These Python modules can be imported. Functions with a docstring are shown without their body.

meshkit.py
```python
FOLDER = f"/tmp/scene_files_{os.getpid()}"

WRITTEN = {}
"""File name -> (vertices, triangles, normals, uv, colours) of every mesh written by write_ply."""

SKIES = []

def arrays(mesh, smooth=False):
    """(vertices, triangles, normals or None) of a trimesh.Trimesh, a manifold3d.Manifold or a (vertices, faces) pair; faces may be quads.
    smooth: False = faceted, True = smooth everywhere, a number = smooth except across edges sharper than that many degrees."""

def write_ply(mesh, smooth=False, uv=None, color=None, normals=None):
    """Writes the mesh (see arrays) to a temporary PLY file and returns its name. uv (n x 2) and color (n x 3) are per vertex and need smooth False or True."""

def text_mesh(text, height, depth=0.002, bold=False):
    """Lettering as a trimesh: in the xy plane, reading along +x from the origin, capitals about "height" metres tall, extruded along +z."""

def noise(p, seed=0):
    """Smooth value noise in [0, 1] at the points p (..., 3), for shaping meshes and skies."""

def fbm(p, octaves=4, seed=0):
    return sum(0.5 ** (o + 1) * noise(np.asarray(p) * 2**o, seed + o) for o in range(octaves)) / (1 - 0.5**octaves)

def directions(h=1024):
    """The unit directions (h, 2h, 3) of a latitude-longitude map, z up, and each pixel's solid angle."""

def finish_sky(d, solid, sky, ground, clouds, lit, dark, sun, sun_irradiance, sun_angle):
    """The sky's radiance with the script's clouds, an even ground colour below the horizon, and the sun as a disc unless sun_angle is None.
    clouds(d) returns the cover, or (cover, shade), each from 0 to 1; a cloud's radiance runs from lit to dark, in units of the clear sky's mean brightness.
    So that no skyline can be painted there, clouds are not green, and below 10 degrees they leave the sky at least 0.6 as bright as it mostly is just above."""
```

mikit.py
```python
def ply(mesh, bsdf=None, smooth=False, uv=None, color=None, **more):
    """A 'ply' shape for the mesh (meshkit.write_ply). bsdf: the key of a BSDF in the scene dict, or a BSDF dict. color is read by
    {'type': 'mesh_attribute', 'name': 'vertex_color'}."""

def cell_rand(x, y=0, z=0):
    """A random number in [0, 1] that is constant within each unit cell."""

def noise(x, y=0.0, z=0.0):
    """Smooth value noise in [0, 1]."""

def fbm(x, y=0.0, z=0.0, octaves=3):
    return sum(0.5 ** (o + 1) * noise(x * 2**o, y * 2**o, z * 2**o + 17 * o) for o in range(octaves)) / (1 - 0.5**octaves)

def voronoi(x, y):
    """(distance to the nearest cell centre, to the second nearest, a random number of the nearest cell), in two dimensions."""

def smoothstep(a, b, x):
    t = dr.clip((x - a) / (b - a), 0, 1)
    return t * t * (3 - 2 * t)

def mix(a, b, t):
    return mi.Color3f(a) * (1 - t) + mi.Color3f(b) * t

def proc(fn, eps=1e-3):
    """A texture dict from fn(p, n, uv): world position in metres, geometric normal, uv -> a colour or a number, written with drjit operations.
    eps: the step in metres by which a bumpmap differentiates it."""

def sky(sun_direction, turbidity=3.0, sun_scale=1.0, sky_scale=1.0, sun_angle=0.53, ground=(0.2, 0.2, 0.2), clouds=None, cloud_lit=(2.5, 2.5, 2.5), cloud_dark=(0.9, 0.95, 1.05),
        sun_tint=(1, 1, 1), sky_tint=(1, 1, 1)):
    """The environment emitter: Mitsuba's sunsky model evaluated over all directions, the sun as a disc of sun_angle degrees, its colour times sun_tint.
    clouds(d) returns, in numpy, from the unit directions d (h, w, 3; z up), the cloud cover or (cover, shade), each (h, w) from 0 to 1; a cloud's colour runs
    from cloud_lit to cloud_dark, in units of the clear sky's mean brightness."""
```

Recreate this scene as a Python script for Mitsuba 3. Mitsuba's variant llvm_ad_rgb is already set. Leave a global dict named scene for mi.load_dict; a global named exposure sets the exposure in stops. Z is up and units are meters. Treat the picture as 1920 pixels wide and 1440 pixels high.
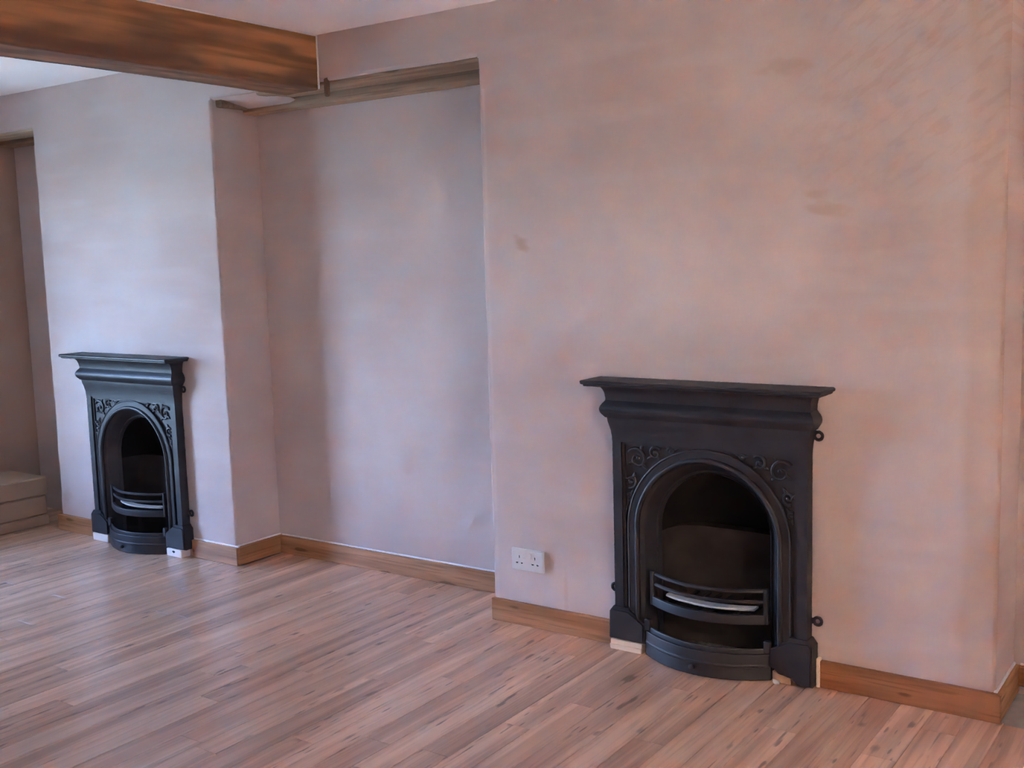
import math
import numpy as np
import trimesh
import manifold3d
import mitsuba as mi
import drjit as dr
import mikit
import meshkit
from mikit import noise, fbm, cell_rand, smoothstep, mix
from shapely.geometry import Polygon, box as sbox
from shapely import union_all

T = mi.ScalarTransform4f
rng = np.random.default_rng(7)
scene = {'type': 'scene'}
labels = {}

# ------------------------------------------------------------------ camera, sky, sun, exposure
CAM = np.array([2.4387, -3.2962, 1.4009])
YAW, PITCH, ROLL = 0.6143, 0.1189, -0.0290
_fwd = np.array([-math.sin(YAW) * math.cos(PITCH), math.cos(YAW) * math.cos(PITCH), -math.sin(PITCH)])
_right = np.array([math.cos(YAW), math.sin(YAW), 0.0])
_up = np.cross(_right, _fwd)
_up = -math.sin(ROLL) * _right + math.cos(ROLL) * _up
scene['camera'] = {'type': 'perspective', 'fov': math.degrees(2 * math.atan(960 / 2049.33)), 'fov_axis': 'x', 'near_clip': 0.02, 'far_clip': 200.0,
                   'to_world': T().look_at(origin=CAM.tolist(), target=(CAM + _fwd).tolist(), up=_up.tolist())}
exposure = 8.0
SUN = np.array([0.62, 0.50, 0.42]) / np.linalg.norm([0.62, 0.50, 0.42])
scene['sun'] = {'type': 'directional', 'direction': (-SUN).tolist(), 'irradiance': {'type': 'rgb', 'value': [3.75, 3.02, 2.30]}}
# the pale ground outside is sunlit too (the sun is an emitter of its own, so the brightness it gives the ground is counted in the ground colour)
scene['sky'] = mikit.sky(tuple(SUN), turbidity=2.0, sun_scale=0.0, sky_scale=0.93, ground=(0.98, 0.95, 0.60), sky_tint=(0.98, 1.02, 1.50))

# ------------------------------------------------------------------ room measures (metres): x along the fireplace wall, y into it, z up
W, A, L, D = 1.8077, 1.4748, 1.3864, 0.2697      # near breast width, alcove width, far breast width, alcove depth
XL, XR, YF, H = -3.487, 3.15, -4.25, 2.300       # end walls, window wall, ceiling
ZT, ZL, HS, TS = 2.112, 2.107, 0.0864, 0.018     # alcove soffits, baseboard height and thickness
LB0, LB1 = -A - L, -A                            # far breast

# ------------------------------------------------------------------ helpers

def put(key, mesh, bsdf, smooth=False, label=None, category=None, group=None, kind=None, **more):
    scene[key] = mikit.ply(mesh, bsdf, smooth=smooth, **more)
    note(key, label, category, group, kind)


def put_wall(key, mesh, bsdf, smooth, label, kind=None):
    """A plaster sheet with uv in metres, which the relief needs."""
    v = np.asarray(mesh.vertices)
    put(key, mesh, bsdf, smooth, label, kind=kind, uv=np.stack([v[:, 0] + v[:, 1], v[:, 2]], 1))


def note(key, label=None, category=None, group=None, kind=None):
    e = {k: v for k, v in (('label', label), ('category', category), ('group', group), ('kind', kind)) if v}
    if e:
        labels[key] = e


def numbered(base, i):
    return base if i == 0 else f'{base}_{i:03d}'


def hull(points):
    return manifold3d.Manifold.hull_points(np.asarray(points, float))


def tri(m):
    q = m.to_mesh()
    return trimesh.Trimesh(np.array(q.vert_properties)[:, :3], np.array(q.tri_verts), process=False)


def cbox(x0, x1, y0, y1, z0, z1, c=0.003):
    """A box with all edges chamfered by c."""
    lo, hi = np.array([x0, y0, z0]), np.array([x1, y1, z1])
    p = []
    for k in range(3):
        ins = np.full(3, c); ins[k] = 0.0
        a, b = lo + ins, hi - ins
        p += [[(a, b)[i][0], (a, b)[j][1], (a, b)[l][2]] for i in (0, 1) for j in (0, 1) for l in (0, 1)]
    return tri(hull(p))


def plank_mesh(x0, x1, y0, y1, z0, z1, c=0.0008):
    v = np.array([[x0, y0, z0], [x1, y0, z0], [x1, y1, z0], [x0, y1, z0], [x0, y0, z1 - c], [x1, y0, z1 - c], [x1, y1, z1 - c], [x0, y1, z1 - c],
                  [x0 + c, y0 + c, z1], [x1 - c, y0 + c, z1], [x1 - c, y1 - c, z1], [x0 + c, y1 - c, z1]])
    q = [[3, 2, 1, 0], [0, 1, 5, 4], [1, 2, 6, 5], [2, 3, 7, 6], [3, 0, 4, 7], [4, 5, 9, 8], [5, 6, 10, 9], [6, 7, 11, 10], [7, 4, 8, 11], [8, 9, 10, 11]]
    return v, np.array(q)


def grid(P, flip=False, keep=None):
    """A quad sheet from points P (n, m, 3)."""
    n, m = P.shape[:2]
    i = np.arange(n * m).reshape(n, m)
    q = np.stack([i[:-1, :-1], i[1:, :-1], i[1:, 1:], i[:-1, 1:]], -1)
    if keep is not None:
        q = q[keep]
    q = q.reshape(-1, 4)
    return trimesh.Trimesh(P.reshape(-1, 3), np.vstack([q[:, [0, 1, 2]], q[:, [0, 2, 3]]])[:, ::(-1 if flip else 1)], process=False)


def cat(*ms):
    return trimesh.util.concatenate(list(ms))


def extrude(poly, depth, y0=0.0):
    """A polygon drawn in (x, z), pushed from y0 towards the room (-y) by depth."""
    ms = []
    for g in getattr(poly, 'geoms', [poly]):
        m = trimesh.creation.extrude_polygon(g, depth, engine='earcut')
        v = m.vertices
        ms.append(trimesh.Trimesh(np.stack([v[:, 0], y0 - v[:, 2], v[:, 1]], 1), m.faces, process=False))
    return cat(*ms)


def tube(path, r, n=10, closed=False, squash=(1, 1)):
    """A tube along a path, r a number or one per point."""
    p = np.asarray(path, float)
    r = np.broadcast_to(r, len(p))
    t = np.gradient(p, axis=0)
    if closed:
        t = np.roll(p, -1, 0) - np.roll(p, 1, 0)
    t /= np.linalg.norm(t, axis=1, keepdims=True)
    ref = np.array([0, 1.0, 0]) if abs(t[:, 1]).max() < 0.9 else np.array([0.0, 0, 1])
    u = np.cross(t, ref); u /= np.linalg.norm(u, axis=1, keepdims=True)
    w = np.cross(t, u)
    a = np.linspace(0, 2 * np.pi, n, endpoint=False)
    ring = p[:, None] + r[:, None, None] * (squash[0] * np.cos(a)[None, :, None] * u[:, None] + squash[1] * np.sin(a)[None, :, None] * w[:, None])
    k = len(p)
    i = np.arange(k * n).reshape(k, n)
    j = np.roll(i, -1, 1)
    if closed:
        q = np.stack([i, j, np.roll(j, -1, 0), np.roll(i, -1, 0)], -1).reshape(-1, 4)
    else:
        q = np.stack([i[:-1], j[:-1], j[1:], i[1:]], -1).reshape(-1, 4)
    v, f = ring.reshape(-1, 3), np.vstack([q[:, [0, 1, 2]], q[:, [0, 2, 3]]])
    if not closed:
        v = np.vstack([v, p[:1], p[-1:]])
        f = np.vstack([f, np.stack([j[0], i[0], np.full(n, k * n)], 1), np.stack([i[-1], j[-1], np.full(n, k * n + 1)], 1)])
    m = trimesh.Trimesh(v, f, process=False)
    if m.volume < 0:
        m.invert()
    return m


def ball(c, r, s=2):
    m = trimesh.creation.icosphere(subdivisions=s, radius=1.0)
    return trimesh.Trimesh(np.asarray(c) + m.vertices * np.asarray(r), m.faces, process=False)


# ------------------------------------------------------------------ materials

def mottled(p):
    big = fbm(p.x * 1.3 + 3.1, p.y * 1.3 + p.z * 0.15, p.z * 1.5, 3)
    streak = fbm(p.x * 2.2, p.y * 2.0, p.z * 14.0 + 5.0, 3)
    return big, streak


def stain(p, x, z, sx, sz, tilt=0.0):
    a, b = (p.x - x) / sx, (p.z - z - tilt * (p.x - x)) / sz
    wob = 0.5 * (noise(p.x * 40, 0.0, p.z * 60) - 0.5)
    return 1 - smoothstep(0.3, 1.1, dr.sqrt(a * a + b * b) + wob)


def plaster_col(p, n, uv):
    big, streak = mottled(p)
    c = mix((0.545, 0.430, 0.390), (0.645, 0.55, 0.515), smoothstep(0.28, 0.72, big))
    drift = smoothstep(0.45, 0.75, fbm(p.x * 3.2 + 0.5 * p.z, p.y * 3.0, p.z * 0.9 + 3.0, 3))
    c = mix(c, mi.Color3f(0.53, 0.41, 0.365), 0.35 * drift)
    wrk = smoothstep(1.0, 1.45, p.x) * smoothstep(1.3, 1.75, p.z) * smoothstep(0.5, 0.72, fbm((p.x + 0.6 * p.z) * 15, p.y, (p.z - 0.7 * p.x) * 42, 3))
    c = mix(c, mi.Color3f(0.52, 0.38, 0.325), 0.38 * wrk)
    c = mix(c, mi.Color3f(0.64, 0.56, 0.53), 0.25 * smoothstep(0.45, 0.8, streak))
    tan = mi.Color3f(0.48, 0.31, 0.21)
    s = 0.45 * stain(p, 1.30, 1.505, 0.085, 0.026, -0.1) + 0.35 * stain(p, 1.27, 1.555, 0.05, 0.02) + 0.35 * stain(p, 1.165, 1.945, 0.11, 0.035) + 0.6 * stain(p, 0.170, 1.435, 0.042, 0.034, -0.4)
    s = s + 0.25 * stain(p, -2.80, 0.19, 0.06, 0.05) + 0.25 * stain(p, 0.33, 0.17, 0.012, 0.13)
    edge = 0.5 * smoothstep(W - 0.115, W - 0.075, p.x + 0.02 * noise(p.z * 7, 3.0)) * (0.4 + 0.6 * noise(p.x * 9, 1.0, p.z * 4)) * dr.select(p.x < W + 0.01, 1.0, 0.0) * dr.select(p.y < 0.012, 1.0, 0.0)
    bead = 0.35 * dr.exp(-dr.square((p.x - 0.022) / 0.007)) * dr.select(p.y < 0.02, 1.0, 0.0) * dr.select(p.z < 2.0, 1.0, 0.0)
    c = mix(c, mi.Color3f(0.72, 0.64, 0.60), bead)
    return mix(c, tan, dr.clip(s + edge, 0, 0.8))


def plaster_bump(p, n, uv):
    q = p.x + 0.7 * p.y
    rough = smoothstep(1.0, 1.45, p.x) * smoothstep(1.35, 1.75, p.z)
    trowel = fbm(q * 7 + 4 * noise(q * 2, p.z * 2), p.z * 11, 0.0, 3)
    pock = fbm((q + p.z * 0.5) * 16, p.z * 30 - q * 8, 2.0, 3)
    fine = fbm(q * 60, p.y * 60, p.z * 75, 2)
    return 0.014 * trowel + 0.0008 * fine + (0.003 + 0.030 * rough) * pock


def wood_fn(c0, c1, c2, axis, sc=1.0, knots=1.0):
    def f(p, n, uv):
        u, v, w = {'x': (p.x, p.y, p.z), 'y': (p.y, p.x, p.z)}[axis]
        warp = fbm(u * 1.2, v * 3, w * 3, 2)
        g = fbm(u * 1.6 * sc, (v + 0.12 * warp) * 26 * sc, (w + 0.12 * warp) * 26 * sc, 4)
        fine = fbm(u * 6 * sc, v * 140 * sc, w * 140 * sc, 2)
        c = mix(c0, c1, smoothstep(0.3, 0.7, g))
        c = mix(c, mi.Color3f(*c2), 0.35 * smoothstep(0.55, 0.75, fine))
        kn = smoothstep(0.80, 0.90, noise(u * 9 * sc + 3, v * 16 * sc + 5, w * 30 * sc + 11 * knots))
        return mix(c, mi.Color3f(*c2) * 0.55, 0.6 * kn)
    return f


def beam_col(p, n, uv):
    u, v, w = p.y, p.x, p.z
    warp = fbm(u * 1.1, v * 3, w * 5, 2)
    g = fbm(u * 1.8, (v + 0.1 * warp) * 22, (w + 0.1 * warp) * 24, 4)
    c = mix((0.30, 0.135, 0.055), (0.52, 0.255, 0.105), smoothstep(0.3, 0.65, g))
    blot = smoothstep(0.48, 0.74, fbm(u * 2.6 + 4.0, v * 6, w * 9, 3))
    c = mix(c, mi.Color3f(0.155, 0.085, 0.055), 0.75 * blot)
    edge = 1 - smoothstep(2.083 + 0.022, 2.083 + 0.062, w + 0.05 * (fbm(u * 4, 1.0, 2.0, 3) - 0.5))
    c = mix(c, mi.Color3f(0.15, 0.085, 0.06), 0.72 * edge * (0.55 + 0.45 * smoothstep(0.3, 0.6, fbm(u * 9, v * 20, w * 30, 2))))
    kn = smoothstep(0.80, 0.88, noise(u * 4.2 + 1.7, v * 8 + 5, w * 13 + 22))
    return mix(c, mi.Color3f(0.07, 0.04, 0.03), 0.8 * kn)


FW, FL, FX = 0.0965, 1.02, 0.579     # strip width, board length, a seam's x


def floor_col(p, n, uv):
    s = dr.floor((p.x - FX) / FW)
    off = cell_rand(s, 5.0) * FL
    b = dr.floor((p.y + off) / FL)
    r, r2 = cell_rand(s, b, 1.0), cell_rand(s, b, 2.0)
    u, v = p.y + 37.0 * r, p.x + 3.0 * r2
    warp = fbm(u * 1.3, v * 6, 0.0, 2)
    g = fbm(u * 1.3, (v + 0.06 * warp) * 38, 1.0, 3)
    fine = fbm(u * 6, (v + 0.03 * warp) * 170, 2.0, 2)
    c = mix((0.53, 0.32, 0.215), (0.62, 0.405, 0.285), smoothstep(0.25, 0.75, g))
    c = mix(c, mi.Color3f(0.33, 0.17, 0.11), 0.22 * smoothstep(0.5, 0.75, fine))
    fleck = smoothstep(0.72, 0.95, noise(u * 15, v * 105, 7.0)) * smoothstep(0.45, 0.7, noise(u * 2.6, v * 16, 9.0))
    c = mix(c, mi.Color3f(0.13, 0.075, 0.055), 0.6 * fleck)
    band = smoothstep(0.66, 0.80, noise(u * 0.9, v * 30, 4.0))
    c = mix(c, mi.Color3f(0.27, 0.155, 0.105), 0.30 * band)
    return c * mix((0.88, 0.85, 0.83), (1.13, 1.14, 1.12), smoothstep(0.05, 0.95, r))


def ceiling_col(p, n, uv):
    return mix((0.82, 0.765, 0.74), (0.85, 0.80, 0.78), fbm(p.x * 2, p.y * 2, 0.0, 3))


def iron_col(p, n, uv):
    return mix((0.014, 0.013, 0.015), (0.026, 0.026, 0.030), fbm(p.x * 14, p.y * 14, p.z * 14, 3))


def card_col(p, n, uv):
    return mix((0.30, 0.205, 0.14), (0.36, 0.255, 0.18), fbm(p.x * 8, p.y * 5, p.z * 9, 3))


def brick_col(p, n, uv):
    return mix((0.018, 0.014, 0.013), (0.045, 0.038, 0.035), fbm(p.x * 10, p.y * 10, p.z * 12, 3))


def rubble_col(p, n, uv):
    return mix((0.40, 0.22, 0.13), (0.62, 0.42, 0.30), fbm(p.x * 45, p.y * 45, p.z * 45, 3))


def concrete_col(p, n, uv):
    return mix((0.24, 0.24, 0.24), (0.40, 0.39, 0.38), fbm(p.x * 18, p.y * 18, 0.0, 4))


def mat(key, col, rough=0.6, spec=0.3, bump=None, eps=1e-3, **more):
    b = {'type': 'principled', 'base_color': mikit.proc(col) if callable(col) else {'type': 'rgb', 'value': list(col)}, 'roughness': rough, 'specular': spec, **more}
    if bump is not None:
        b = {'type': 'bumpmap', 'arbitrary': mikit.proc(bump, eps), 'scale': 1.0, 'bsdf': b}
    scene[key] = {'type': 'twosided', 'bsdf': b}


mat('plaster', plaster_col, 0.85, 0.2, plaster_bump, 2e-3)
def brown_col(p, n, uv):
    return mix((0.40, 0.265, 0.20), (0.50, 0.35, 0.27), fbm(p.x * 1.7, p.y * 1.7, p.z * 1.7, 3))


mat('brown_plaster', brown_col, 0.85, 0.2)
mat('ceiling_paint', ceiling_col, 0.9, 0.15)
mat('laminate', floor_col, 0.20, 0.6)
mat('pine', wood_fn((0.36, 0.165, 0.07), (0.50, 0.26, 0.125), (0.17, 0.07, 0.03), 'x'), 0.42, 0.4)
mat('pine_side', wood_fn((0.36, 0.165, 0.07), (0.50, 0.26, 0.125), (0.17, 0.07, 0.03), 'y'), 0.42, 0.4)
mat('old_timber', beam_col, 0.62, 0.3)
mat('old_lintel', wood_fn((0.25, 0.165, 0.105), (0.36, 0.25, 0.165), (0.12, 0.07, 0.045), 'x', 0.8, 3.0), 0.75, 0.25)
mat('pale_lintel', wood_fn((0.42, 0.33, 0.22), (0.55, 0.45, 0.32), (0.25, 0.17, 0.10), 'x', 0.8, 3.0), 0.75, 0.25)
mat('pine_red', wood_fn((0.25, 0.095, 0.040), (0.36, 0.155, 0.070), (0.12, 0.05, 0.025), 'x'), 0.4, 0.45)
mat('dark_timber', (0.17, 0.10, 0.065), 0.8, 0.2)
mat('cast_iron', iron_col, 0.48, 0.45)
mat('painted_reflection', (0.62, 0.60, 0.59), 0.4, 0.5)  # matt pale colour of the grate strip stands in for reflections on polished steel
mat('soot', (0.012, 0.011, 0.011), 0.9, 0.1)
mat('firebrick', brick_col, 0.8, 0.25)
mat('white_plastic', (0.66, 0.65, 0.63), 0.35, 0.5)
mat('black_hole', (0.03, 0.03, 0.03), 0.7, 0.2)
mat('caulk', (0.84, 0.82, 0.81), 0.5, 0.3)
mat('white_block', (0.86, 0.83, 0.78), 0.7, 0.2)
mat('cream_block', (0.72, 0.60, 0.46), 0.7, 0.2)
mat('rubble', rubble_col, 0.9, 0.1)
mat('cardboard', card_col, 0.8, 0.2)
mat('concrete', concrete_col, 0.9, 0.2)
mat('window_paint', (0.82, 0.81, 0.79), 0.4, 0.4)
scene['window_glass'] = {'type': 'thindielectric', 'int_ior': 1.5}

# ------------------------------------------------------------------ the walls


def uneven(x, z):
    """The hand plastered face: slow waves, trowel sweeps and, at the upper right of the near breast, wrinkles."""
    def f(*c, o=3, s=0):
        return meshkit.fbm(np.stack(c, -1), o, s) - 0.5
    o_ = 0 * x
    slow = 0.006 * f(x * 2.3, z * 2.3, o_, s=3)
    bend = 0.25 * f(x * 1.7, z * 1.7, o_, s=5)
    sweep = 0.0040 * f((x + bend) * 5, (z + 0.3 * x) * 11, o_ + 2, s=6)
    st = lambda a, b, v: np.clip((v - a) / (b - a), 0, 1) ** 2 * (3 - 2 * np.clip((v - a) / (b - a), 0, 1))
    area = st(0.95, 1.45, x + 0.3 * f(x * 3, z * 3, o_ + 7)) * st(1.30, 1.75, z + 0.35 * f(x * 3, z * 3, o_ + 9)) * (1 - st(W - 0.12, W - 0.07, x)) * st(0.25, 0.55, meshkit.fbm(np.stack([x * 6, z * 6, o_ + 3], -1), 2))
    a = -0.65 + 0.9 * f(x * 2, z * 2, o_ + 4)
    p, q = x * np.cos(a) - z * np.sin(a), x * np.sin(a) + z * np.cos(a)
    wr = np.abs(f(p * 12 + 2 * bend, q * 26, o_ + 5, o=2, s=8)) ** 0.8
    return slow + sweep - 0.011 * area * wr


CELL = {0.0: 0.009, LB0: 0.015}


def breast(x0, x1, zt_left, zt_right, hole):
    """The chimney breast as a sheet bent round both corners; corners are soft below the alcove soffits, sharp above them."""
    zs = np.unique(np.concatenate([np.arange(0, H, CELL[x0]), [H, zt_left - 1e-3, zt_left + 1e-3, zt_right - 1e-3, zt_right + 1e-3]]))
    inner = np.concatenate([[x0 + 0.022, x0 + 0.024], np.linspace(x0 + 0.04, x1 - 0.04, int((x1 - x0) / CELL[x0])), [x1 - 0.024, x1 - 0.022]])
    ang = np.linspace(0, np.pi / 2, 7)
    cols = []
    for z in zs:
        rl = 0.014 if z < zt_left else 0.0008
        rr = 0.014 if z < zt_right else 0.0008
        rl *= 1 + 0.5 * (meshkit.noise(np.array([z * 9, x0, 1.0])) - 0.5)
        rr *= 1 + 0.5 * (meshkit.noise(np.array([z * 9, x1, 2.0])) - 0.5)
        left = [[x0, y] for y in np.linspace(D + 0.02, rl, 8)[:-1]] + [[x0 + rl - rl * math.cos(a), rl - rl * math.sin(a)] for a in ang]
        mid = [[x, 0.0] for x in inner]
        right = [[x1 - rr + rr * math.sin(a), rr - rr * math.cos(a)] for a in ang] + [[x1, y] for y in np.linspace(rr, D + 0.02, 8)[1:]]
        cols.append(left + mid + right)
    P2 = np.array(cols)
    zz = np.broadcast_to(zs[:, None], P2.shape[:2])
    P = np.dstack([P2, zz])
    P[..., 1] += np.where(P[..., 1] < 0.02, uneven(P[..., 0], P[..., 2]), 0)
    cx, cz = 0.25 * (P[:-1, :-1] + P[1:, :-1] + P[1:, 1:] + P[:-1, 1:])[..., 0], 0.5 * (zz[:-1, :-1] + zz[1:, :-1])
    cy = 0.25 * (P[:-1, :-1] + P[1:, :-1] + P[1:, 1:] + P[:-1, 1:])[..., 1]
    keep = ~((abs(cx - hole) < 0.245) & (cz < 0.68) & (cy < 0.02))
    return grid(P, True, keep)


FX0, FX1 = 0.9115, -2.1475       # the middles of the two fireplaces
put_wall('wall_near_breast', breast(0.0, W, ZT, 9.0, FX0), 'plaster', True, 'pinkish bare plaster chimney breast behind the near fireplace', kind='structure')
put_wall('wall_far_breast', breast(LB0, LB1, ZL, ZT, FX1), 'plaster', True, 'daylit pale plaster chimney breast behind the far fireplace', kind='structure')
put_wall('wall_back', trimesh.creation.box(bounds=[[XL - 0.3, D, -0.1], [XR + 0.3, D + 0.25, H + 0.1]]), 'plaster', False, label='plaster back wall of the alcoves between and beside the chimney breasts', kind='structure')


def over_alcove(x0, x1, zb, plaster_to=None):
    xs = np.linspace(x0 - 0.004, x1 + 0.004, int((x1 - x0) / 0.025) + 2)
    wav = 0.006 * (meshkit.fbm(np.stack([xs * 5, 0 * xs, 0 * xs + 4], -1), 3) - 0.5)
    rows = []
    for d_, zf in ((D, 0.012), (0.03, 0.012), (0.012, 0.004), (0.004, 0.006), (0.0, 0.016)):      # the underside, then round the front edge
        rows.append(np.stack([xs, np.full_like(xs, d_), zb + zf + wav], 1))
    for z in np.linspace(zb + 0.02, H, 14):
        rows.append(np.stack([xs, 0 * xs, 0 * xs + z], 1))
    P = np.array(rows)
    fr = P[..., 1] < 0.001
    P[..., 1] += np.where(fr, uneven(P[..., 0], P[..., 2]) - 0.0004, 0)
    return grid(P, True)


put_wall('wall_over_alcove', over_alcove(-A, 0.0, ZT), 'plaster', True, 'plaster wall above the timber lintel of the middle alcove', kind='structure')
put_wall('wall_over_far_alcove', over_alcove(XL, LB0, ZL), 'plaster', True, 'plaster wall above the lintel of the far alcove', kind='structure')


def wall_with_window(axis, at, thick, lo, hi, w0, w1, z0, z1):
    """Four solid pieces round one window opening, joined."""
    ms = [(lo, w0, -0.1, H + 0.1), (w1, hi, -0.1, H + 0.1), (w0, w1, -0.1, z0), (w0, w1, z1, H + 0.1)]
    a, b = sorted((at, at + thick))
    out = []
    for p, q, r, s in ms:
        out.append(trimesh.creation.box(bounds=[[a, p, r], [b, q, s]] if axis == 'x' else [[p, a, r], [q, b, s]]))
    return cat(*out)


def window(key, axis, at, w0, w1, z0, z1, label):
    f, t = 0.055, 0.03
    def bar(p, q, r, s, dep=t):
        return cbox(*((at - dep, at + dep, p, q) if axis == 'x' else (p, q, at - dep, at + dep)), r, s, 0.004)
    note(key, label, kind='structure')
    put(f'{key}__frame', cat(bar(w0, w0 + f, z0, z1), bar(w1 - f, w1, z0, z1), bar(w0 + f, w1 - f, z0, z0 + f), bar(w0 + f, w1 - f, z1 - f, z1)), 'window_paint')
    m = 0.5 * (w0 + w1)
    put(f'{key}__mullion', bar(m - 0.022, m + 0.022, z0 + f, z1 - f, 0.026), 'window_paint')
    for k, (p, q) in enumerate(((w0 + f, m - 0.022), (m + 0.022, w1 - f))):
        c = np.array([[0, p, z0 + f], [0, q, z0 + f], [0, q, z1 - f], [0, p, z1 - f]])
        c[:, 0] = at
        if axis == 'y':
            c = c[:, [1, 0, 2]]
        put(numbered(f'{key}__pane', k), (c, np.array([[0, 1, 2], [0, 2, 3]])), 'window_glass')


WA = (-1.76, -0.97, 0.40, 1.98)        # window in the far end wall: y, z
WB = (-2.35, -2.00, 1.05, 1.80)        # window in the near end wall: y, z
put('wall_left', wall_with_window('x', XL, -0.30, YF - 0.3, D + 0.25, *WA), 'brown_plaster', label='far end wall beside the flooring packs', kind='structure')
put('wall_front', trimesh.creation.box(bounds=[[XL - 0.3, YF - 0.3, -0.1], [XR + 0.3, YF, H + 0.1]]), 'plaster', label='plaster wall opposite the fireplaces', kind='structure')
put('wall_right', wall_with_window('x', XR, 0.30, YF - 0.3, D + 0.25, *WB), 'plaster', label='near end wall to the right of the near alcove', kind='structure')
window('window_1', 'x', XL - 0.14, *WA, label='white casement window in the far end wall')
window('window_2', 'x', XR + 0.15, *WB, label='white casement window in the near end wall')
put('ceiling', trimesh.creation.box(bounds=[[XL - 0.3, YF - 0.3, H], [XR + 0.3, D + 0.25, H + 0.15]]), 'ceiling_paint', label='pale painted ceiling above the timber beam', kind='structure')

# ------------------------------------------------------------------ floor: a slab and laminate strips
put('floor', trimesh.creation.box(bounds=[[XL - 0.3, YF - 0.3, -0.15], [XR + 0.3, D + 0.25, -0.0085]]), 'concrete', label='floor of glossy brown laminate strips over a concrete slab', kind='structure')


def rand(*a):
    return float(np.array(cell_rand(*[mi.Float(float(v)) for v in a])).ravel()[0])


strips = []
for s in range(math.floor((XL - FX) / FW), math.ceil((XR - FX) / FW)):
    x0, x1 = FX + s * FW, FX + (s + 1) * FW
    xc = 0.5 * (x0 + x1)
    back = D if (xc < LB0 or -A < xc < 0) else (0.0 if xc < W + TS else -0.012)
    off = rand(s, 5.0) * FL
    for b in range(math.floor((YF + off) / FL), math.ceil((back + off) / FL)):
        y0, y1 = max(b * FL - off, YF), min((b + 1) * FL - off, back)
        if y1 - y0 > 0.01:
            strips.append((max(x0, XL), min(x1, XR), y0, y1))
_to = np.stack([_right, _up, _fwd])


def seen(st):
    """How near the middle of the strip lies to what the photograph shows (used only to choose which strips become parts)."""
    best = 9.0
    for y in np.linspace(st[2], st[3], 6):
        q = _to @ (np.array([0.5 * (st[0] + st[1]), y, 0]) - CAM)
        if q[2] > 0.2:
            best = min(best, max(abs(q[0] / q[2]) * 2049 / 960, abs(q[1] / q[2]) * 2049 / 720))
    return best


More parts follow.
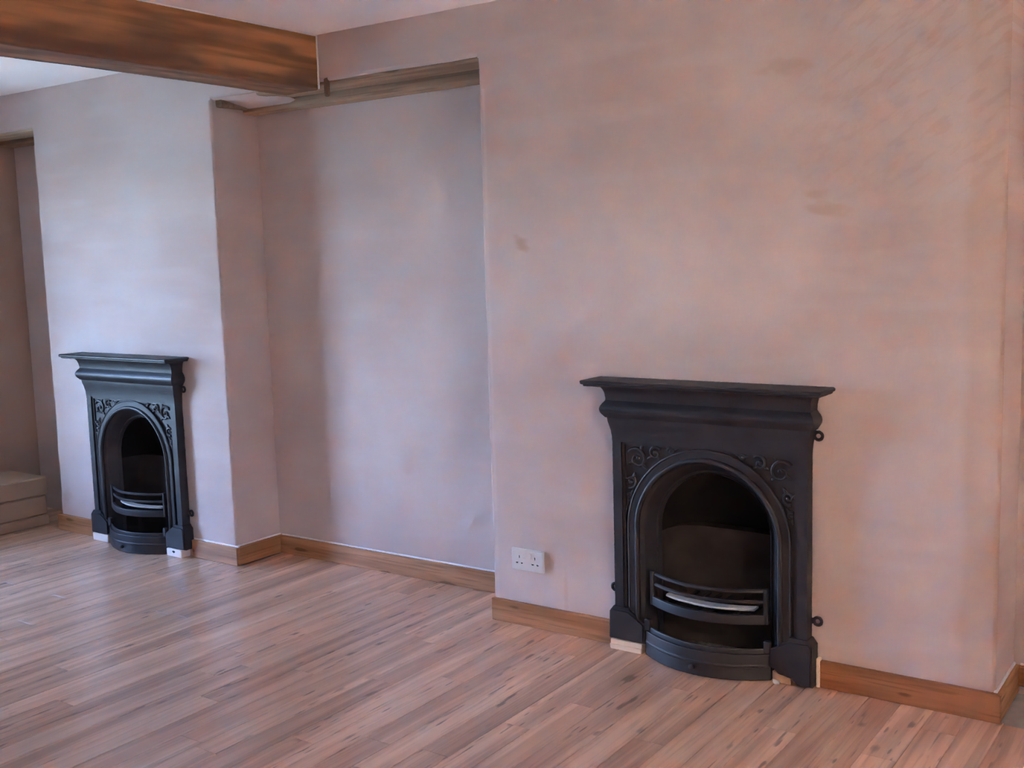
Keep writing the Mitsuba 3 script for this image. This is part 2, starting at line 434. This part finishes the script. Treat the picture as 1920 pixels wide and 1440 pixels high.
strips.sort(key=seen)
g_ = 0.0005
for i, (x0, x1, y0, y1) in enumerate(strips[:290]):
    put(numbered('floor__strip', i), plank_mesh(x0 + g_, x1 - g_, y0 + g_, y1 - g_, -0.008, 0.0002 * (i % 3 - 1)), 'laminate')
if strips[290:]:
    put('floor__strips_beyond', cat(*[trimesh.Trimesh(*(lambda v, q: (v, np.vstack([q[:, [0, 1, 2]], q[:, [0, 2, 3]]])))(*plank_mesh(x0 + g_, x1 - g_, y0 + g_, y1 - g_, -0.008, 0.0)), process=False)
                                      for x0, x1, y0, y1 in strips[290:]]), 'laminate', kind='stuff')

# ------------------------------------------------------------------ baseboards, with a caulk line on top
CK = 0.0055


def board_x(key, x0, x1, yb, label, caulk=True, z0=0.0, wood='pine'):
    y1 = yb + 0.004
    note(key, label, kind='structure')
    put(f'{key}__board', cbox(x0, x1, yb - TS, y1, z0, HS, 0.0025), wood)
    if caulk:
        put(f'{key}__caulk_line', tube([[x0 + 0.002, yb - 0.001, HS + 0.0005], [x1 - 0.002, yb - 0.001, HS + 0.0005]], CK, 8), 'caulk')


def board_y(key, xw, y0, y1, sgn, label):
    a, b = sorted((xw - sgn * 0.004, xw + sgn * TS))
    note(key, label, kind='structure')
    put(f'{key}__board', cbox(a, b, y0, y1, 0.0, HS, 0.0025), 'pine_side')
    put(f'{key}__caulk_line', tube([[xw + sgn * 0.001, y0 + 0.016, HS + 0.0005], [xw + sgn * 0.001, y1, HS + 0.0005]], CK, 8), 'caulk')


board_x('baseboard_1', 0.0, FX0 - 0.372, 0.0, 'pine baseboard below the socket, left of the near fireplace', caulk=False)
board_x('baseboard_2', FX0 + 0.372, W + TS, 0.0, 'reddish pine baseboard right of the near fireplace', caulk=False, wood='pine_red')
board_y('baseboard_3', W, -TS + 0.002, D, 1, 'short dark baseboard on the right side of the near chimney breast')
board_x('baseboard_4', W + TS, XR, D, 'dark baseboard at the back of the near alcove', z0=0.022, wood='pine_red')
board_x('baseboard_5', -A + TS, 0.0, D, 'long pine baseboard along the back of the middle alcove')
board_y('baseboard_6', -A, -TS + 0.002, D, 1, 'short baseboard on the right side of the far chimney breast')
board_x('baseboard_7', FX1 + 0.372, -A + TS, 0.0, 'pine baseboard between the far fireplace and the middle alcove', caulk=True)
board_x('baseboard_8', LB0 - TS, FX1 - 0.372, 0.0, 'short pine baseboard left of the far fireplace', caulk=False)

# ------------------------------------------------------------------ ceiling beam and lintels


def rough_beam(x0, x1, y0, y1, z0, z1, n, amp, seed, axis):
    """A hewn timber: rounded section swept along its axis with wavering faces."""
    r = 0.012
    a0, a1 = (x0, x1) if axis == 'y' else (y0, y1)
    sec = []
    for cx, cz, st in ((a1 - r, z1 - r, 0), (a0 + r, z1 - r, 90), (a0 + r, z0 + r, 180), (a1 - r, z0 + r, 270)):
        sec += [[cx + r * math.cos(math.radians(st + k * 30)), cz + r * math.sin(math.radians(st + k * 30))] for k in range(4)]
    full = []
    for i in range(len(sec)):
        a, b = np.array(sec[i]), np.array(sec[(i + 1) % len(sec)])
        k = max(1, int(np.linalg.norm(b - a) / 0.03))
        full += [a + (b - a) * j / k for j in range(k)]
    full = np.array(full)
    run = np.linspace(*((y0, y1) if axis == 'y' else (x0, x1)), n)
    P = np.zeros((n, len(full), 3))
    for i, t in enumerate(run):
        c = np.mean(full, 0)
        w = amp * (meshkit.fbm(np.stack([full[:, 0] * 6, full[:, 1] * 6, np.full(len(full), t * 2.5)], -1), 3, seed) - 0.5) * 2
        q = c + (full - c) * (1 + w[:, None] / np.linalg.norm(full - c, axis=1, keepdims=True))
        P[i] = np.stack([q[:, 0], np.full(len(q), t), q[:, 1]], 1) if axis == 'y' else np.stack([np.full(len(q), t), q[:, 0], q[:, 1]], 1)
    P = np.concatenate([P, P[:, :1]], 1)
    m = grid(P)
    caps = []
    for i in (0, -1):
        ring = P[i][:-1]; c = ring.mean(0); k = len(ring)
        f = np.stack([np.arange(k), (np.arange(k) + 1) % k, np.full(k, k)], 1)
        caps.append(trimesh.Trimesh(np.vstack([ring, c]), f if i == 0 else f[:, ::-1], process=False))
    m = cat(m, *caps)
    if m.volume < 0:
        m.invert()
    return m


XB, ZB = -0.805, 2.083
note('ceiling_beam', 'old brown timber ceiling beam running from the wall towards the viewer', 'beam')
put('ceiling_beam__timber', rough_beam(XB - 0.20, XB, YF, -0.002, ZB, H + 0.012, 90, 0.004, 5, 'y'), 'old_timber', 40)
put('ceiling_beam__end_caulk', tube([[XB + 0.002, -0.002, ZB + 0.005], [XB + 0.003, -0.002, 0.5 * (ZB + H)], [XB + 0.001, -0.002, H - 0.002]], 0.0045, 8), 'caulk', label='thin pale filler line where the beam meets the wall')
put('ceiling_beam__top_caulk', tube([[XB + 0.001, y, H - 0.001] for y in np.linspace(YF, -0.005, 30)], 0.004, 8), 'caulk', label='thin pale filler line along the ceiling')

note('alcove_lintel', 'old timber lintel under the plaster at the head of the middle alcove, beside the beam', 'lintel')
put('alcove_lintel__front_timber', rough_beam(-1.19, -0.001, 0.012, 0.178, ZT - 0.008, ZT + 0.10, 45, 0.004, 8, 'x'), 'old_lintel', 40)
put('alcove_lintel__back_timber', rough_beam(-A + 0.001, -0.001, 0.186, D, 2.063, ZT + 0.09, 50, 0.003, 9, 'x'), 'old_lintel', 40)
put('alcove_lintel__end_block', rough_beam(-A + 0.001, -A + 0.040, 0.030, 0.184, 2.080, ZT + 0.02, 8, 0.002, 4, 'y'), 'old_lintel', 40)
# plastered left end of the soffit
xs = np.linspace(-A - 0.002, -1.13, 16)
P = np.array([np.stack([xs, np.full_like(xs, y), ZT + 0.004 - 0.004 * k + 0.006 * (meshkit.fbm(np.stack([xs * 6, 0 * xs + y * 9, 0 * xs], -1), 3) - 0.5) + 0.012 * np.clip((xs + 1.19) / 0.06, 0, 1) ** 2], 1)
              for k, y in enumerate(np.linspace(0.003, 0.20, 9))])
put('wall_over_alcove__soffit_patch', grid(P, True), 'plaster', True, label='grey plaster patch covering the left end of the lintel')
put('wooden_peg', rough_beam(-0.766, -0.754, -0.010, 0.010, 2.052, 2.128, 5, 0.0005, 2, 'x'), 'dark_timber', 40, 'small dark wooden peg hanging under the wall end of the beam', 'peg')
note('far_lintel', 'brown timber lintel over the dark far alcove at the left edge', 'lintel')
put('far_lintel__front_timber', rough_beam(XL, LB0 - 0.001, 0.010, 0.165, ZL - 0.008, ZL + 0.1, 25, 0.003, 18, 'x'), 'pale_lintel', 40)
put('far_lintel__back_timber', rough_beam(XL, LB0 - 0.001, 0.173, D, 2.074, ZL + 0.09, 25, 0.003, 19, 'x'), 'old_lintel', 40)

# ------------------------------------------------------------------ the cast iron fireplaces (local: x across, -y into the room, z up)
HB, Y0 = 0.3475, 0.0      # half width of the body
ZC = 0.447                # springing of the arch


def arch(r, z0, n=40, zc=ZC):
    a = np.linspace(0, np.pi, n)
    return [(r, z0)] + [(r * math.cos(t), zc + r * math.sin(t)) for t in a] + [(-r, z0)]


def surround():
    plate = sbox(-HB, 0.04, HB, 0.80).difference(Polygon(arch(0.252, -0.1)))
    base = extrude(plate, 0.030)
    frame = sbox(-HB, 0.04, HB, 0.80).difference(sbox(-HB + 0.034, -0.1, HB - 0.034, 0.745))
    ring = Polygon(arch(0.292, 0.04)).difference(Polygon(arch(0.252, 0.0)))
    edge = extrude(frame, 0.045)
    step = extrude(sbox(-HB + 0.034, 0.1, HB - 0.034, 0.745).difference(sbox(-HB + 0.044, 0.0, HB - 0.044, 0.735)).difference(Polygon(arch(0.292, 0.0))), 0.037)
    return cat(base, edge, step, extrude(ring, 0.042))


def loft_levels(levels):
    """Rectangles of half width HB + e and depth d, one above another."""
    rings = []
    for z, e, d_ in levels:
        rings.append([[-HB - e, 0.0, z], [-HB - e, -d_, z], [HB + e, -d_, z], [HB + e, 0.0, z]])
    P = np.array(rings)
    P = np.concatenate([P, P[:, :1]], 1)
    m = grid(P, True)
    caps = []
    for i in (0, -1):
        q = P[i][:4]
        caps.append(trimesh.Trimesh(q, [[0, 1, 2], [0, 2, 3]] if i else [[0, 2, 1], [0, 3, 2]], process=False))
    m = cat(m, *caps)
    m.merge_vertices()
    trimesh.repair.fix_normals(m)
    return m


def cornice():
    lv = [(0.745, 0.000, 0.046), (0.765, 0.001, 0.047), (0.785, 0.003, 0.050), (0.802, 0.007, 0.054), (0.818, 0.011, 0.058), (0.830, 0.012, 0.059), (0.8305, 0.018, 0.064)]
    for t in np.linspace(0, 1, 11):           # rounded torus
        b = math.sin(math.pi * (0.10 + 0.78 * t))
        lv.append((0.834 + 0.050 * t, 0.013 + 0.018 * b, 0.060 + 0.020 * b))
    for t in np.linspace(0, 1, 9):            # cove under the shelf
        c = 1 - math.sqrt(max(0.0, 1 - t * t))
        lv.append((0.890 + 0.056 * t, 0.015 + 0.021 * c, 0.062 + 0.036 * c))
    return loft_levels(lv)


def reveal():
    """The splayed reveal from the arch bead back to the fire opening."""
    rows = []
    for r, y in ((0.252, -0.036), (0.243, -0.026), (0.236, -0.020), (0.214, 0.020), (0.207, 0.022), (0.205, 0.016), (0.198, 0.030)):
        rows.append([[x, y, z] for x, z in arch(r, 0.04)])
    return grid(np.array(rows), False)


def fire_wall(z0, z1, d0, d1, n):
    rows = []
    for z in np.linspace(z0, z1, n):
        dep = d0 + (d1 - d0) * ((z - z0) / (z1 - z0)) ** 1.5
        hw = 0.206 if z < ZC else max(0.03, math.sqrt(max(1e-4, 0.216 ** 2 - (z - ZC) ** 2)))
        a = np.linspace(0, np.pi, 17)
        sx, sy = np.sign(np.cos(a)) * np.abs(np.cos(a)) ** 0.55, np.sin(a) ** 0.55
        rows.append(np.stack([hw * sx, 0.024 + dep * sy, np.full(17, z)], 1))
    return np.array(rows)


def fireback():
    """Brick cheeks and back as far up as the ledge, then the ledge running back."""
    low = fire_wall(0.0, 0.425, 0.15, 0.15, 12)
    ledge = low[-1:].copy()
    ledge[..., 0] *= 1.07
    ledge[0, :, 1] += 0.055
    return grid(np.concatenate([low, ledge]), False)


def throat():
    return grid(fire_wall(0.40, 0.655, 0.215, 0.06, 12), False)


def bow(x, d0, d1, hw):
    return -(d0 + (d1 - d0) * (1 - (x / hw) ** 2))


def bowed_bar(z0, z1, d0, d1, hw, th, n=28, z_end=None):
    """A flat bar bent forward in plan."""
    xs = np.linspace(-hw, hw, n)
    y = bow(xs, d0, d1, hw)
    c = min(0.003, 0.3 * (z1 - z0), 0.3 * th)
    sec = [(0, z0 + c), (c, z0), (th - c, z0), (th, z0 + c), (th, z1 - c), (th - c, z1), (c, z1), (0, z1 - c)]
    P = np.array([[[x, yy + s, z] for s, z in sec] for x, yy in zip(xs, y)])
    P = np.concatenate([P, P[:, :1]], 1)
    m = grid(P)
    caps = []
    for i in (0, -1):
        q = P[i][:-1]
        f = np.array([[0, k, k + 1] for k in range(1, 7)])
        caps.append(trimesh.Trimesh(q, f if i == 0 else f[:, ::-1], process=False))
    m = cat(m, *caps)
    m.merge_vertices()
    trimesh.repair.fix_normals(m)
    return m


def plinth(s, notch):
    """A chamfered block at the foot of a leg; s = -1 left, 1 right."""
    prof = [(0.290, 0.158), (HB + 0.004, 0.158), (HB + 0.019, 0.138), (HB + 0.021, 0.040 if not notch else 0.006)]
    if notch:
        prof += [(0.318, 0.006), (0.300, 0.024), (0.255, 0.032), (0.240, 0.046), (0.222, 0.050)]
    else:
        prof += [(0.228, 0.040)]
    prof += [(0.228, 0.110), (0.290, 0.150)]
    low = Polygon([(s * x, z) for x, z in prof]).buffer(0)
    small = low.intersection(sbox(-1, 0, 1, 0.150)).buffer(-0.006, join_style=2)
    return cat(extrude(low, 0.052), extrude(small, 0.060))


def spiral(cx, cz, r0, turns, s, up, y=-0.033):
    t = np.linspace(0, 1, 36)
    r = r0 * (1 - 0.86 * t)
    a = up + s * 2 * np.pi * turns * t
    p = np.stack([cx + r * np.cos(a), np.full_like(t, y), cz + r * np.sin(a)], 1)
    return tube(p, 0.0065 * (1 - 0.45 * t), 7), p


def ornament(s):
    """Scrolling foliage in the corner above the arch."""
    ms = []
    for cx, cz, r0, tu, d_, up in ((0.258, 0.688, 0.040, 1.3, 1, 0.6), (0.186, 0.712, 0.026, 1.2, -1, 2.4), (0.283, 0.607, 0.024, 1.2, -1, -1.2), (0.128, 0.724, 0.014, 1.0, 1, 0.2), (0.290, 0.548, 0.014, 1.0, 1, 1.0)):
        m, p = spiral(s * cx, cz, r0, tu, s * d_, up if s > 0 else math.pi - up)
        ms.append(m)
        ms.append(ball(p[-1], (0.008, 0.006, 0.008), 1))
        for k in (6, 14, 22):
            q = p[k]
            o = q - np.array([s * cx, q[1], cz]); o /= np.linalg.norm(o)
            leaf = ball((0, 0, 0), (0.013, 0.004, 0.006), 1)
            R_ = trimesh.transformations.rotation_matrix(-math.atan2(o[2], o[0]), [0, 1, 0])
            leaf.apply_transform(R_); leaf.apply_translation(q + 0.010 * o)
            ms.append(leaf)
    return cat(*ms)


def lug(s, z):
    a = np.linspace(0, 2 * np.pi, 18, endpoint=False)
    ring = tube(np.stack([s * (HB + 0.021) + 0.0125 * np.cos(a), np.full(18, -0.006), z + 0.0125 * np.sin(a)], 1), 0.005, 8, True)
    return cat(ring, cbox(*sorted((s * (HB - 0.01), s * (HB + 0.012))), -0.012, 0.0, z - 0.008, z + 0.008, 0.002))


FIRE = {
    'surround': (surround(), 'cast_iron', False, None),
    'mantel_shelf': (cat(cbox(-0.42, 0.42, -0.139, 0.0, 0.951, 0.9645, 0.004), cbox(-0.412, 0.412, -0.131, 0.0, 0.944, 0.953, 0.003)), 'cast_iron', False, None),
    'cornice': (cornice(), 'cast_iron', 30, None),
    'arch_bead': (tube([[x, -0.043, z] for x, z in arch(0.257, 0.11, 60)], 0.0095, 10), 'cast_iron', 40, None),
    'arch_outer_line': (tube([[x, -0.040, z] for x, z in arch(0.291, 0.16, 60)], 0.0045, 8), 'cast_iron', 40, None),
    'reveal': (reveal(), 'cast_iron', 30, None),
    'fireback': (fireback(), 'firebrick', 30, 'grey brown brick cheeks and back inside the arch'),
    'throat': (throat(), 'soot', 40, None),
    'ornament': (ornament(-1), 'cast_iron', 40, None),
    'ornament_001': (ornament(1), 'cast_iron', 40, None),
    'grate': (cat(*[cbox(x - 0.006, x + 0.006, bow(x, 0.028, 0.085, 0.205), 0.19, 0.180, 0.190, 0.002) for x in np.linspace(-0.17, 0.17, 9)]), 'cast_iron', False, None),
    'grate__bar': (bowed_bar(0.284, 0.296, 0.030, 0.098, 0.205, 0.012), 'cast_iron', 40, None),
    'grate__bar_001': (bowed_bar(0.248, 0.260, 0.030, 0.098, 0.205, 0.012), 'cast_iron', 40, None),
    'grate__bar_002': (bowed_bar(0.180, 0.212, 0.034, 0.108, 0.212, 0.018), 'cast_iron', 40, None),
    'grate__reflection_bar': (bowed_bar(0.2135, 0.2215, 0.022, 0.062, 0.16, 0.040), 'painted_reflection', 40, 'metal strip in the grate, its reflection painted in as pale colour'),
    'grate__upright': (cbox(-0.213, -0.199, -0.040, -0.022, 0.180, 0.300, 0.003), 'cast_iron', False, None),
    'grate__upright_001': (cbox(0.199, 0.213, -0.040, -0.022, 0.180, 0.300, 0.003), 'cast_iron', False, None),
    'ash_cover': (cat(bowed_bar(0.0012, 0.088, 0.048, 0.132, 0.228, 0.016), bowed_bar(0.078, 0.104, 0.040, 0.122, 0.224, 0.012), bowed_bar(0.044, 0.056, 0.050, 0.135, 0.229, 0.010),
                      cbox(-0.230, -0.205, -0.056, -0.036, 0.090, 0.132, 0.004), cbox(0.205, 0.230, -0.056, -0.036, 0.090, 0.132, 0.004)), 'cast_iron', 40, None),
    'ash_cover__knob': (ball((-0.01, -0.138, 0.030), (0.011, 0.011, 0.009), 2), 'cast_iron', True, None),
    'lug': (lug(-1, 0.809), 'cast_iron', 40, None), 'lug_001': (lug(1, 0.809), 'cast_iron', 40, None),
    'lug_002': (lug(-1, 0.212), 'cast_iron', 40, None), 'lug_003': (lug(1, 0.212), 'cast_iron', 40, None),
}
for i, (cx, label) in enumerate(((FX0, 'near black cast iron fireplace, larger in view, right of the white socket'), (FX1, 'far black cast iron fireplace on the bright daylit chimney breast'))):
    key = numbered('fireplace', i)
    note(key, label, 'fireplace', 'black cast iron arched fireplaces')
    move = T().translate([cx, 0, 0])
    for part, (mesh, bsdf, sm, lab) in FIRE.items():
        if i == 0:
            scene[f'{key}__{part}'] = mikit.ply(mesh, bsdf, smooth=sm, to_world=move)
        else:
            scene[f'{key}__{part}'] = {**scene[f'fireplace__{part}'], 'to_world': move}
        note(f'{key}__{part}', lab)
    scene[f'{key}__plinth'] = mikit.ply(plinth(-1, False), 'cast_iron', to_world=move)
    scene[f'{key}__plinth_001'] = mikit.ply(plinth(1, i == 0), 'cast_iron', to_world=move)

# ------------------------------------------------------------------ packing under the fireplaces
put('packing_block', cat(cbox(0.545, 0.672, -0.056, -0.004, 0.0008, 0.020, 0.002), cbox(0.551, 0.675, -0.060, -0.006, 0.0202, 0.0395, 0.002)), 'cream_block', label='two thin cream wooden packers under the left foot of the near fireplace', category='packer')
put('packing_block_001', cbox(-2.512, -2.385, -0.057, -0.004, 0.0008, 0.0395, 0.003), 'white_block', label='white packing block under the left foot of the far fireplace', category='packer')
blk = cbox(-1.912, -1.803, -0.062, -0.004, 0.0008, 0.0392, 0.003)
note('packing_block_002', 'white packing block with a dark mark, under the right foot of the far fireplace', 'packer')
put('packing_block_002__block', blk, 'white_block')
put('packing_block_002__mark', ball((-1.858, -0.0615, 0.026), (0.011, 0.0016, 0.007), 2), 'black_hole', True, label='dark mark')
pts = []
r2 = np.random.default_rng(3)
for _ in range(40):
    pts.append([r2.uniform(1.146, 1.204), r2.uniform(-0.05, -0.004), r2.uniform(0.0008, 0.021)])
pts += [[1.146, -0.048, 0.036], [1.149, -0.03, 0.036], [1.206, -0.046, 0.020], [1.146, -0.05, 0.001], [1.208, -0.05, 0.001]]
put('brick_fragment', tri(hull(pts)), 'rubble', label='broken orange brown brick fragment under the right foot of the near fireplace', category='brick')
pts = [[1.162 + 0.016 * r2.uniform(-1, 1), -0.062 + 0.009 * r2.uniform(-1, 1), 0.0008 + 0.013 * r2.uniform(0, 1)] for _ in range(18)]
put('plaster_crumb', tri(hull(pts)), 'white_block', label='small white crumb of plaster lying in front of the brick fragment', category='crumb')
put('filler_sliver', cbox(FX0 + HB + 0.0225, FX0 + HB + 0.0335, -0.024, -0.001, 0.0006, 0.096, 0.0015), 'cream_block', label='thin pale wooden sliver between the near fireplace and the reddish baseboard', category='wood strip')

# ------------------------------------------------------------------ double socket
SX, SZ = 0.098, 0.2136
note('wall_socket', 'white double electric socket low on the wall left of the near fireplace', 'socket')
put('wall_socket__back_box', cbox(SX + 0.004, SX + 0.142, -0.008, 0.003, SZ + 0.004, SZ + 0.082, 0.002), 'white_plastic')
put('wall_socket__plate', cbox(SX, SX + 0.146, -0.016, -0.006, SZ, SZ + 0.086, 0.004), 'white_plastic')
for k, cx in enumerate((SX + 0.038, SX + 0.108)):
    put(numbered('wall_socket__switch', k), cbox(cx + (0.014 if k == 0 else -0.026), cx + (0.026 if k == 0 else -0.014), -0.0195, -0.015, SZ + 0.050, SZ + 0.072, 0.002), 'white_plastic')
    for j, (dx, dz, w, h) in enumerate(((0.0, 0.054, 0.004, 0.010), (-0.011, 0.030, 0.009, 0.005), (0.011, 0.030, 0.009, 0.005))):
        put(numbered('wall_socket__pin_hole', 3 * k + j), cbox(cx + dx - w / 2, cx + dx + w / 2, -0.0164, -0.010, SZ + dz - h / 2, SZ + dz + h / 2, 0.0003), 'black_hole')

# ------------------------------------------------------------------ packs of flooring in the far alcove
for i, (z0, z1, x0, x1, y0, y1, lab) in enumerate(((0.001, 0.058, -3.385, -3.028, -1.09, 0.028, 'thinnest brown cardboard flooring pack, lowest of the stack in the far alcove'),
                                                  (0.0595, 0.168, -3.380, -3.032, -1.10, 0.022, 'brown cardboard flooring pack in the middle of the stack in the far alcove'),
                                                  (0.170, 0.268, -3.388, -3.026, -1.08, 0.030, 'brown cardboard flooring pack on top of the stack in the far alcove'))):
    key = numbered('flooring_pack', i)
    note(key, lab, 'flooring pack', 'flooring packs stacked in the far alcove')
    put(f'{key}__carton', cbox(x0, x1, y0, y1, z0, z1, 0.007), 'cardboard')
